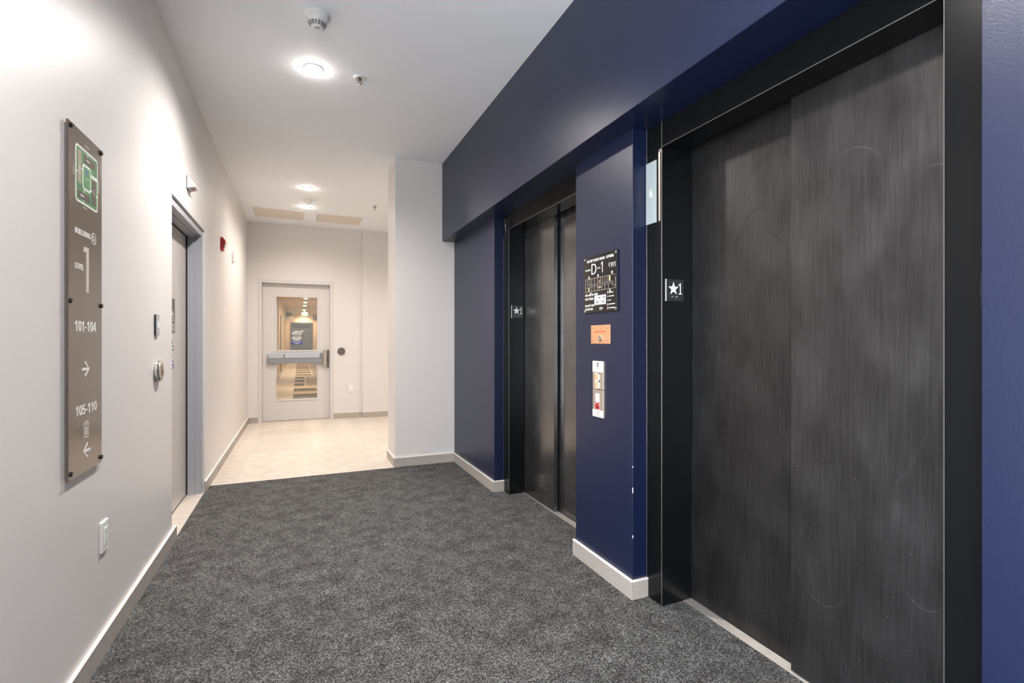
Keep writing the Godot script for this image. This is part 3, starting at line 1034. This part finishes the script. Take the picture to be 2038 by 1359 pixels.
	box_into(st, Vector3(0.024, 1.792, 0.0009), Vector3(0.040, 1.797, 0.0012))
	box_into(st, Vector3(0.068, 1.810, 0.0009), Vector3(0.080, 1.815, 0.0012))
	box_into(st, Vector3(0.150, 1.758, 0.0009), Vector3(0.164, 1.763, 0.0012))
	box_into(st, Vector3(0.196, 1.748, 0.0009), Vector3(0.214, 1.753, 0.0012))
	build("map_lane", st, M.white, mp).set_meta("kind", "stuff")
	st = tool()
	prism_into(st, rounded.call(0.085, 1.754, 0.143, 1.828, 0.009), 0.0012, 0.0015)
	build("map_court", st, M.map_green, mp)
	st = tool()
	prism_into(st, PackedVector2Array([Vector2(0.106, 1.806), Vector2(0.128, 1.804), Vector2(0.112, 1.824)]), 0.0015, 0.0018)
	build("map_marker", st, M.map_blue, mp)
	st = tool()
	for b in [[0.088, 1.841, 0.190, 1.870], [0.037, 1.708, 0.138, 1.734], [0.164, 1.712, 0.197, 1.803]]:
		box_into(st, Vector3(b[0], b[1], 0.0009), Vector3(b[2], b[3], 0.0013))
	build("map_building", st, M.map_brown, mp)
	part_box(mp, "map_building", M.map_tan, Vector3(0.037, 1.761, 0.0009), Vector3(0.066, 1.872, 0.0013))
	letters(mp, "map_text", "BUILDING", W, 0.112, 1.853, 0.030, 0.005, 0.0013)
	letters(mp, "map_text", "BUILDING", W, 0.058, 1.718, 0.030, 0.005, 0.0013)
	st = tool()
	for b in [[0.100, 1.9035, 0.140, 1.9052], [0.084, 1.6828, 0.120, 1.6845], [0.006, 1.776, 0.0074, 1.808], [0.2268, 1.768, 0.2282, 1.814]]:
		box_into(st, Vector3(b[0], b[1], 0.0), Vector3(b[2], b[3], 0.0004))
	for b in [[0.098, 1.788, 0.130, 1.7896], [0.050, 1.788, 0.0522, 1.820], [0.179, 1.748, 0.1806, 1.772]]:
		box_into(st, Vector3(b[0], b[1], 0.0012), Vector3(b[2], b[3], 0.0017))
	build("map_caption", st, W, mp).set_meta("kind", "stuff")
	for p in [[0.014, 1.172], [0.283, 1.172], [0.010, 0.594], [0.284, 0.594], [0.014, 0.022], [0.283, 0.022]]:
		st = tool()
		lathe_into(st, Vector3(p[0], p[1], z), [Vector2(0.0085, 0.0), Vector2(0.0085, 0.005), Vector2(0.007, 0.0065), Vector2(0.0, 0.0065)], 16, 2)
		build("fixing", st, M.black, t)

func outlet(at: Vector3, turn: float, label: String) -> void:
	# duplex receptacle in a white cover plate; origin at the plate's middle
	var t := thing("wall_outlet", label, "outlet", at, turn, "white wall outlets")
	part_box(t, "cover_plate", M.white_plastic, Vector3(-0.036, -0.060, 0), Vector3(0.036, 0.060, 0.009), 0.003)
	part_box(t, "insert", M.white, Vector3(-0.0175, -0.034, 0.009), Vector3(0.0175, 0.034, 0.0115), 0.001)
	for y in [0.017, -0.017]:
		var st := tool()
		box_into(st, Vector3(-0.008, y - 0.004, 0.0113), Vector3(-0.006, y + 0.005, 0.0118))
		box_into(st, Vector3(0.006, y - 0.003, 0.0113), Vector3(0.008, y + 0.004, 0.0118))
		lathe_into(st, Vector3(0, y - 0.009, 0.0113), [Vector2(0.0026, 0.0), Vector2(0.0026, 0.0005), Vector2(0.0, 0.0005)], 10, 2)
		build("socket_slots", st, M.black, t).set_meta("kind", "stuff")
	for y in [0.048, -0.048]:
		var st := tool()
		lathe_into(st, Vector3(0, y, 0.009), [Vector2(0.003, 0.0), Vector2(0.002, 0.001), Vector2(0.0, 0.0011)], 10, 2)
		build("screw", st, M.white, t)

func actuator(at: Vector3, turn: float, label: String, rim: Material, face: Material) -> void:
	var t := thing("door_push_plate", label, "door switch", at, turn, "round door opener plates")
	var st := tool()
	lathe_into(st, Vector3.ZERO, [Vector2(0.050, 0.0), Vector2(0.056, 0.004), Vector2(0.057, 0.016), Vector2(0.053, 0.020)], 36, 2)
	build("rim", st, rim, t)
	st = tool()
	lathe_into(st, Vector3(0, 0, 0.0), [Vector2(0.053, 0.018), Vector2(0.050, 0.024), Vector2(0.0, 0.027)], 36, 2)
	var f := build("button", st, face, t)
	st = tool()
	lathe_into(st, Vector3(-0.002, -0.010, 0.0265), [Vector2(0.014, 0.0), Vector2(0.014, 0.0009), Vector2(0.0165, 0.0009), Vector2(0.0165, 0.0)], 24, 2)
	tube_into(st, [Vector3(-0.005, 0.020, 0.0268), Vector3(-0.003, 0.0, 0.0268), Vector3(0.012, 0.0, 0.0268), Vector3(0.019, -0.018, 0.0268)], 0.0016, 6)
	lathe_into(st, Vector3(-0.006, 0.025, 0.0265), [Vector2(0.004, 0.0), Vector2(0.004, 0.0009), Vector2(0.0, 0.0009)], 12, 2)
	build("wheelchair_mark", st, M.dark_brushed, f)

func wall_devices() -> void:
	directory_sign()
	outlet(V(-0.705, 0.458, 2.400), 90.0, "white duplex outlet low on the wall under the directory sign")
	outlet(V(0.752, 0.470, 8.26), 0.0, "white duplex outlet on the end wall beside the glazed door")
	actuator(V(-0.705, 1.058, 3.185), 90.0, "silver round push plate on the wall before the recessed door", M.chrome, M.brushed)
	actuator(V(0.608, 1.062, 8.26), 0.0, "dark round push plate on the end wall beside the glazed door", M.dark_brushed, M.dark_brushed)
	# keypad reader: slim plate with a light middle
	var t := thing("card_reader", "slim silver card reader with a white square, above the push plate", "card reader", V(-0.705, 1.248, 3.140), 90.0)
	part_box(t, "housing", M.black, Vector3(0.002, 0.002, 0), Vector3(0.062, 0.112, 0.007), 0.001)
	part_box(t, "face", M.aluminium, Vector3(0.0, 0.0, 0.007), Vector3(0.064, 0.114, 0.011), 0.002)
	part_box(t, "sensor", M.white, Vector3(0.014, 0.040, 0.011), Vector3(0.050, 0.076, 0.0125), 0.001)
	# wedge strobe above the door
	t = thing("alarm_strobe", "white wedge alarm strobe with red print above the recessed door", "alarm", V(-0.705, 2.262, 3.950), 90.0)
	part_box(t, "back_plate", M.sign_grey, Vector3(0.0, -0.004, 0.0), Vector3(0.118, 0.082, 0.004))
	var prof := PackedVector2Array([Vector2(0.004, 0.0), Vector2(0.004, 0.078), Vector2(0.014, 0.078), Vector2(0.052, 0.024), Vector2(0.052, 0.014)])
	var st := tool()
	prism_into(st, prof, 0.0, 0.112)
	var wedge := build("wedge", st, M.white_plastic, t)
	wedge.rotation_degrees.y = -90.0
	wedge.position = Vector3(0.115, 0.0, 0.0)
	st = tool()
	for k in 4:
		var x := 0.030 + 0.017 * k
		poly(st, [Vector3(x, 0.0030, 0.018), Vector3(x + 0.009, 0.0030, 0.018), Vector3(x + 0.009, 0.0108, 0.044), Vector3(x, 0.0108, 0.044)], Vector3(0, -1, 0.3))
	build("red_print", st, M.red, t).set_meta("kind", "stuff")
	# red fire alarm station
	t = thing("fire_alarm", "small red fire alarm unit high on the wall past the door", "alarm", V(-0.705, 2.106, 5.520), 90.0)
	part_box(t, "back_box", M.red, Vector3(0, 0, 0), Vector3(0.098, 0.126, 0.022), 0.004)
	prof = PackedVector2Array([Vector2(0.0, 0.066), Vector2(0.0, 0.118), Vector2(0.010, 0.112), Vector2(0.018, 0.098), Vector2(0.018, 0.070)])
	st = tool()
	prism_into(st, prof, 0.0, 0.082)
	var hood := build("hood", st, M.red, t)
	hood.rotation_degrees.y = -90.0
	hood.position = Vector3(0.090, 0.0, 0.020)
	part_box(t, "lens", M.display, Vector3(0.020, 0.036, 0.022), Vector3(0.078, 0.064, 0.036), 0.005)
	# thin white sounder
	t = thing("wall_sounder", "thin white wall sounder beyond the red fire alarm", "alarm", V(-0.705, 2.120, 6.400), 90.0)
	part_box(t, "case", M.white_plastic, Vector3(0, 0, 0), Vector3(0.085, 0.112, 0.022), 0.003)
	part_box(t, "grille", M.sticker_grey, Vector3(0.020, 0.030, 0.022), Vector3(0.065, 0.082, 0.0235), 0.001)

func smoke_detector(x: float, z: float, s: float, label: String) -> void:
	var t := thing("smoke_detector", label, "smoke detector", V(x, CEIL, z), 0.0, "white smoke detectors")
	var st := tool()
	lathe_into(st, Vector3.ZERO, [Vector2(0.0, -0.080 * s), Vector2(0.024 * s, -0.079 * s), Vector2(0.030 * s, -0.076 * s), Vector2(0.046 * s, -0.050 * s), Vector2(0.056 * s, -0.030 * s), Vector2(0.058 * s, -0.022 * s)], 40)
	build("sensor_head", st, M.white_plastic, t)
	st = tool()
	lathe_into(st, Vector3.ZERO, [Vector2(0.056 * s, -0.024 * s), Vector2(0.0605 * s, -0.022 * s), Vector2(0.062 * s, 0.0)], 40)
	build("base", st, M.white_plastic, t)
	if s < 1.0:
		return
	st = tool()
	for ring in [[0.0440, -0.0535], [0.0400, -0.0600], [0.0360, -0.0665]]:
		for k in 16:
			var a := TAU * (k + 0.5) / 16.0
			var d := Vector3(cos(a), 0, sin(a))
			var sd := Vector3(-sin(a), 0, cos(a))
			var up := (d * 0.016 + Vector3(0, 0.026, 0)).normalized() * 0.0022
			var n := (d * 0.026 - Vector3(0, 0.016, 0)).normalized() * 0.0012
			var c: Vector3 = d * float(ring[0]) + Vector3(0, ring[1], 0) + n
			var hw: float = 0.0064 * ring[0] / 0.044
			poly(st, [c - sd * hw - up, c + sd * hw - up, c + sd * hw + up, c - sd * hw + up], n)
	build("vent_slots", st, M.black, t).set_meta("kind", "stuff")
	part_box(t, "test_slot", M.black, Vector3(-0.012, -0.0808, 0.012), Vector3(0.012, -0.0792, 0.016))
	part_box(t, "base_mark", M.sign_grey, Vector3(0.0600, -0.014, -0.006), Vector3(0.0622, -0.009, 0.016))

func sprinkler(x: float, z: float, label: String) -> void:
	var t := thing("fire_sprinkler", label, "sprinkler", V(x, CEIL, z), 0.0, "pendant ceiling sprinklers")
	var st := tool()
	lathe_into(st, Vector3.ZERO, [Vector2(0.012, -0.004), Vector2(0.030, -0.010), Vector2(0.039, -0.007), Vector2(0.042, 0.0)], 28)
	build("escutcheon", st, M.white_plastic, t)
	st = tool()
	lathe_into(st, Vector3.ZERO, [Vector2(0.0, -0.020), Vector2(0.010, -0.020), Vector2(0.011, 0.0)], 16)
	for s in [-1.0, 1.0]:
		tube_into(st, [Vector3(0.010 * s, -0.018, 0), Vector3(0.013 * s, -0.032, 0), Vector3(0.004 * s, -0.046, 0)], 0.0026, 8)
	lathe_into(st, Vector3.ZERO, [Vector2(0.0, -0.050), Vector2(0.005, -0.049), Vector2(0.005, -0.040), Vector2(0.0, -0.039)], 12)
	build("frame_arms", st, M.dark_brushed, t)
	st = tool()
	lathe_into(st, Vector3.ZERO, [Vector2(0.0, -0.053), Vector2(0.015, -0.052), Vector2(0.016, -0.049), Vector2(0.0, -0.0485)], 20)
	build("deflector", st, M.chrome, t)

func access_panel(x0: float, x1: float, z0: float, z1: float, label: String) -> void:
	var t := thing("access_panel", label, "access panel", V((x0 + x1) / 2, CEIL, (z0 + z1) / 2), 0.0, "beige access panels in the ceiling")
	var hx := (x1 - x0) / 2
	var hz := (z1 - z0) / 2
	var st := tool()
	for b in [[-hx - 0.012, -hz - 0.012, -hx - 0.003, hz + 0.012], [hx + 0.003, -hz - 0.012, hx + 0.012, hz + 0.012], [-hx - 0.003, -hz - 0.012, hx + 0.003, -hz - 0.003], [-hx - 0.003, hz + 0.003, hx + 0.003, hz + 0.012]]:
		box_into(st, Vector3(b[0], -0.005, b[1]), Vector3(b[2], 0.0, b[3]))
	build("rim", st, M.white, t)
	part_box(t, "gap", M.sign_grey, Vector3(-hx - 0.003, -0.001, -hz - 0.003), Vector3(hx + 0.003, 0.0, hz + 0.003))
	part_box(t, "hatch", M.panel_beige, Vector3(-hx, -0.006, -hz), Vector3(hx, -0.001, hz), 0.001)
	part_box(t, "latch", M.map_tan, Vector3(hx - 0.04, -0.0065, -0.006), Vector3(hx - 0.025, -0.006, 0.006))

func ceiling_things() -> void:
	downlight(0.085, 3.473, CEIL, 1.8, LAMP, "round recessed downlight over the carpet, before the sprinkler", "recessed ceiling downlights")
	downlight(0.085, 6.209, CEIL, 0.78, LAMP_WARM, "round recessed downlight over the tiles, before the small smoke detector", "recessed ceiling downlights")
	downlight(0.085, 7.091, CEIL, 0.78, LAMP_WARM, "round recessed downlight nearest the ceiling access panels", "recessed ceiling downlights")
	downlight(0.085, 1.05, CEIL, 1.3, LAMP, "recessed downlight above the camera, out of frame", "recessed ceiling downlights")
	downlight(0.085, -1.30, CEIL, 1.8, LAMP, "recessed downlight behind the camera, out of frame", "recessed ceiling downlights")
	downlight(2.2, 6.7, CEIL, 0.95, LAMP_WARM, "recessed downlight in the side passage behind the wall end", "recessed ceiling downlights")
	smoke_detector(0.09, 2.895, 1.0, "large white dome smoke detector with dark vent slots")
	smoke_detector(0.095, 6.69, 0.85, "faint white smoke detector between the two far downlights")
	sprinkler(0.375, 3.475, "small pendant sprinkler beside the downlight over the carpet")
	sprinkler(0.912, 6.685, "small pendant sprinkler over the tiles by the wall end")
	access_panel(-0.566, 0.04, 7.345, 7.865, "beige ceiling access panel in the corner by the wall")
	access_panel(0.232, 0.832, 7.37, 7.87, "beige ceiling access panel above the glazed door's push plate")

# ------------------------------------------------------------------ corridor behind the glazed door
func corridor() -> void:
	var zf := 30.0
	var w := struct("wall_corridor_left", "cream corridor wall seen through the door glass", "wall")
	part_box(w, "plaster", M.corridor_wall, V(-0.635, -0.1, 8.41), V(-0.80, 2.95, zf))
	w = struct("wall_corridor_right", "cream corridor wall opposite, behind the glazed door", "wall")
	part_box(w, "plaster", M.corridor_wall, V(1.05, -0.1, 8.41), V(1.25, 2.95, zf))
	w = struct("wall_corridor_end", "cream wall at the far end of the corridor", "wall")
	part_box(w, "plaster", M.corridor_wall, V(-0.80, -0.1, zf), V(1.25, 2.95, zf + 0.15))
	var c := struct("ceiling_001", "suspended tile ceiling of the corridor", "ceiling")
	part_box(c, "deck", M.tee_bar, V(-0.80, 2.80, 8.41), V(1.25, 2.92, zf + 0.1))
	var z := 8.45
	while z < zf - 0.1:
		for k in 3:
			var x0: float = [-0.63, -0.19, 0.42][k]
			var x1: float = [-0.20, 0.41, 1.05][k]
			part_box(c, "ceiling_panel", M.tile_ceiling, V(x0, 2.785, z + 0.006), V(x1 - 0.002, 2.80, minf(zf, z + 1.2) - 0.006), 0.003)
		z += 1.2
	var f := struct("floor_001", "beige tiles and striped carpet planks of the corridor", "floor")
	z = 8.43
	var n := 0
	while z < zf - 0.1:
		part_box(f, "tile", M.tiles[n % 4], V(-0.635, -0.010, z), V(-0.135, 0.0, minf(zf, z + 1.2) - 0.003), 0.0006)
		z += 1.2
		n += 1
	# dark planks alternate with pale bands, row by row away from the door
	var rows := [[8.43, 12.45, 1.05, 0], [13.15, 13.95, 0.40, 1], [14.75, 15.55, 0.12, 1], [16.15, 17.0, 0.14, 0], [17.6, 18.5, 0.16, 1], [19.2, 20.0, 0.40, 2], [20.8, 21.6, 0.42, 1], [22.4, 23.2, 0.42, 0], [24.0, 24.9, 0.42, 1], [25.8, 26.8, 0.42, 0], [27.8, 29.0, 0.42, 1]]
	part_box(f, "pale_base", M.plank_pale, V(-0.13, -0.010, 8.43), V(1.05, -0.003, zf))
	for r in rows:
		part_box(f, "carpet_plank", M.planks[r[3]], V(-0.128, -0.006, r[0]), V(r[2], 0.0, r[1]), 0.001)
	part_box(f, "carpet_plank", M.planks[0], V(0.46, -0.006, 12.5), V(1.05, 0.0, 14.55), 0.001)
	part_box(f, "carpet_plank", M.plank_mottled, V(0.20, -0.006, 14.62), V(1.05, 0.0, 19.10), 0.001)
	part_box(f, "carpet_plank", M.plank_grey, V(0.46, -0.006, 19.2), V(1.05, 0.0, 29.9), 0.001)
	baseboard("baseboard_corridor", "dark beige tile baseboard along the corridor wall", V(-0.635, 0, 8.43), 90, zf - 8.43, 1.2)
	# grey end door
	var t := struct("door_3", "dark grey door at the far end of the corridor", "door", V(0.11, 0, zf))
	part_box(t, "jamb", M.dark_door, Vector3(-0.565, 0, 0), Vector3(-0.49, 2.28, 0.03), 0.003)
	part_box(t, "jamb", M.dark_door, Vector3(0.49, 0, 0), Vector3(0.565, 2.28, 0.03), 0.003)
	part_box(t, "head", M.dark_door, Vector3(-0.49, 2.20, 0), Vector3(0.49, 2.28, 0.03), 0.003)
	part_box(t, "leaf", M.dark_door, Vector3(-0.49, 0.01, 0), Vector3(0.49, 2.20, 0.012), 0.002)
	part_box(t, "top_panel", M.black, Vector3(-0.47, 1.96, 0.012), Vector3(0.47, 2.18, 0.022), 0.002)
	part_box(t, "number_plate", M.white, Vector3(-0.06, 1.76, 0.012), Vector3(0.08, 1.81, 0.022))
	var st := tool()
	lathe_into(st, Vector3(0.40, 1.10, 0.012), [Vector2(0.035, 0.0), Vector2(0.035, 0.01), Vector2(0.012, 0.012), Vector2(0.012, 0.05)], 16, 2)
	tube_into(st, [Vector3(0.40, 1.10, 0.06), Vector3(0.27, 1.09, 0.06)], 0.014, 8)
	build("lever_handle", st, M.chrome, t)
	# dark side door on the corridor's left wall
	t = struct("door_4", "dark brown side door along the corridor wall", "door", V(-0.635, 0, 19.5), 90.0)
	part_box(t, "jamb", M.dark_door, Vector3(0.0, 0, 0), Vector3(0.06, 2.20, 0.012), 0.002)
	part_box(t, "jamb", M.dark_door, Vector3(1.04, 0, 0), Vector3(1.10, 2.20, 0.012), 0.002)
	part_box(t, "head", M.dark_door, Vector3(0.06, 2.14, 0), Vector3(1.04, 2.20, 0.012), 0.002)
	part_box(t, "leaf", M.planks[1], Vector3(0.06, 0.01, 0), Vector3(1.04, 2.14, 0.006), 0.002)
	# running-man exit sign under the corridor ceiling
	t = thing("exit_sign", "green running man exit sign hanging in the corridor", "exit sign", V(0.245, 2.505, 27.0))
	part_box(t, "case", M.white_plastic, Vector3(-0.150, 0.0, -0.03), Vector3(0.150, 0.18, 0.03), 0.004)
	part_box(t, "green_face", M.green_glow, Vector3(-0.142, 0.008, 0.03), Vector3(0.142, 0.172, 0.033))
	part_box(t, "stem", M.white_plastic, Vector3(-0.02, 0.18, -0.02), Vector3(0.02, 0.28, 0.02))
	part_box(t, "doorway_mark", M.lamp_soft, Vector3(0.040, 0.025, 0.033), Vector3(0.110, 0.155, 0.036))
	st = tool()
	lathe_into(st, Vector3(-0.035, 0.135, 0.033), [Vector2(0.017, 0.0), Vector2(0.017, 0.003), Vector2(0.0, 0.003)], 14, 2)
	tube_into(st, [Vector3(-0.035, 0.118, 0.034), Vector3(-0.055, 0.075, 0.034), Vector3(-0.030, 0.050, 0.034), Vector3(-0.045, 0.022, 0.034)], 0.011, 8)
	tube_into(st, [Vector3(-0.055, 0.075, 0.034), Vector3(-0.085, 0.048, 0.034), Vector3(-0.110, 0.050, 0.034)], 0.011, 8)
	tube_into(st, [Vector3(-0.080, 0.095, 0.034), Vector3(-0.042, 0.108, 0.034), Vector3(-0.010, 0.088, 0.034)], 0.008, 8)
	build("running_figure", st, M.lamp_soft, t)
	var gl := OmniLight3D.new()
	gl.name = "sign_light"
	t.add_child(gl)
	gl.position = Vector3(0, 0.09, 0.08)
	gl.light_energy = 0.02
	gl.light_color = Color(0.6, 1.0, 0.75)
	gl.omni_range = 12.0
	gl.omni_attenuation = 2.0
	gl.light_size = 0.1
	gl.shadow_enabled = true
	# emergency battery lights
	t = thing("emergency_light", "emergency battery light with two black lamp heads in the corridor", "emergency light", V(-0.465, 2.28, 27.0))
	part_box(t, "battery_box", M.off_white, Vector3(-0.170, 0.0, -0.05), Vector3(0.155, 0.20, 0.06), 0.006)
	part_box(t, "head_bar", M.off_white, Vector3(-0.170, 0.20, -0.03), Vector3(0.155, 0.40, 0.03), 0.004)
	for x in [-0.085, 0.07]:
		st = tool()
		lathe_into(st, Vector3(x, 0.285, 0.03), [Vector2(0.03, 0.0), Vector2(0.068, 0.06), Vector2(0.062, 0.066), Vector2(0.0, 0.05)], 16, 2)
		build("lamp_head", st, M.black, t)
	t = thing("alarm_box", "small dark framed unit high on the corridor wall", "alarm", V(0.79, 2.43, zf), 0.0)
	part_box(t, "frame", M.black, Vector3(-0.09, 0, 0), Vector3(0.09, 0.22, 0.06), 0.004)
	part_box(t, "face", M.map_tan, Vector3(-0.05, 0.04, 0.06), Vector3(0.05, 0.18, 0.066), 0.002)
	# corridor downlights
	var order := ["first", "second", "third", "fourth", "fifth", "sixth", "last"]
	var k := 0
	for q in [[10.2, 1.5], [14.0, 1.5], [19.4, 1.5], [21.4, 1.1], [23.3, 1.1], [26.8, 1.1], [29.55, 1.4]]:
		downlight(0.21, q[0], 2.785, q[1], Color(1.0, 0.90, 0.77), "%s round downlight along the corridor ceiling, counted from the glazed door" % order[k], "corridor downlights", 0.07)
		k += 1

func _ready() -> void:
	camera_and_sky()
	make_materials()
	M.edge = mat(rgb(150, 146, 140), 0.3, 0.6)
	M.plate_dark = mat(rgb(40, 43, 45), 0.35)
	M.lamp_soft = mat(rgb(235, 245, 238), 0.5)
	M.lamp_soft.emission_enabled = true
	M.lamp_soft.emission = rgb(225, 255, 235)
	M.lamp_soft.emission_energy_multiplier = 0.4
	room()
	baseboards()
	elevator_wall()
	left_door()
	far_door()
	wall_devices()
	ceiling_things()
	corridor()
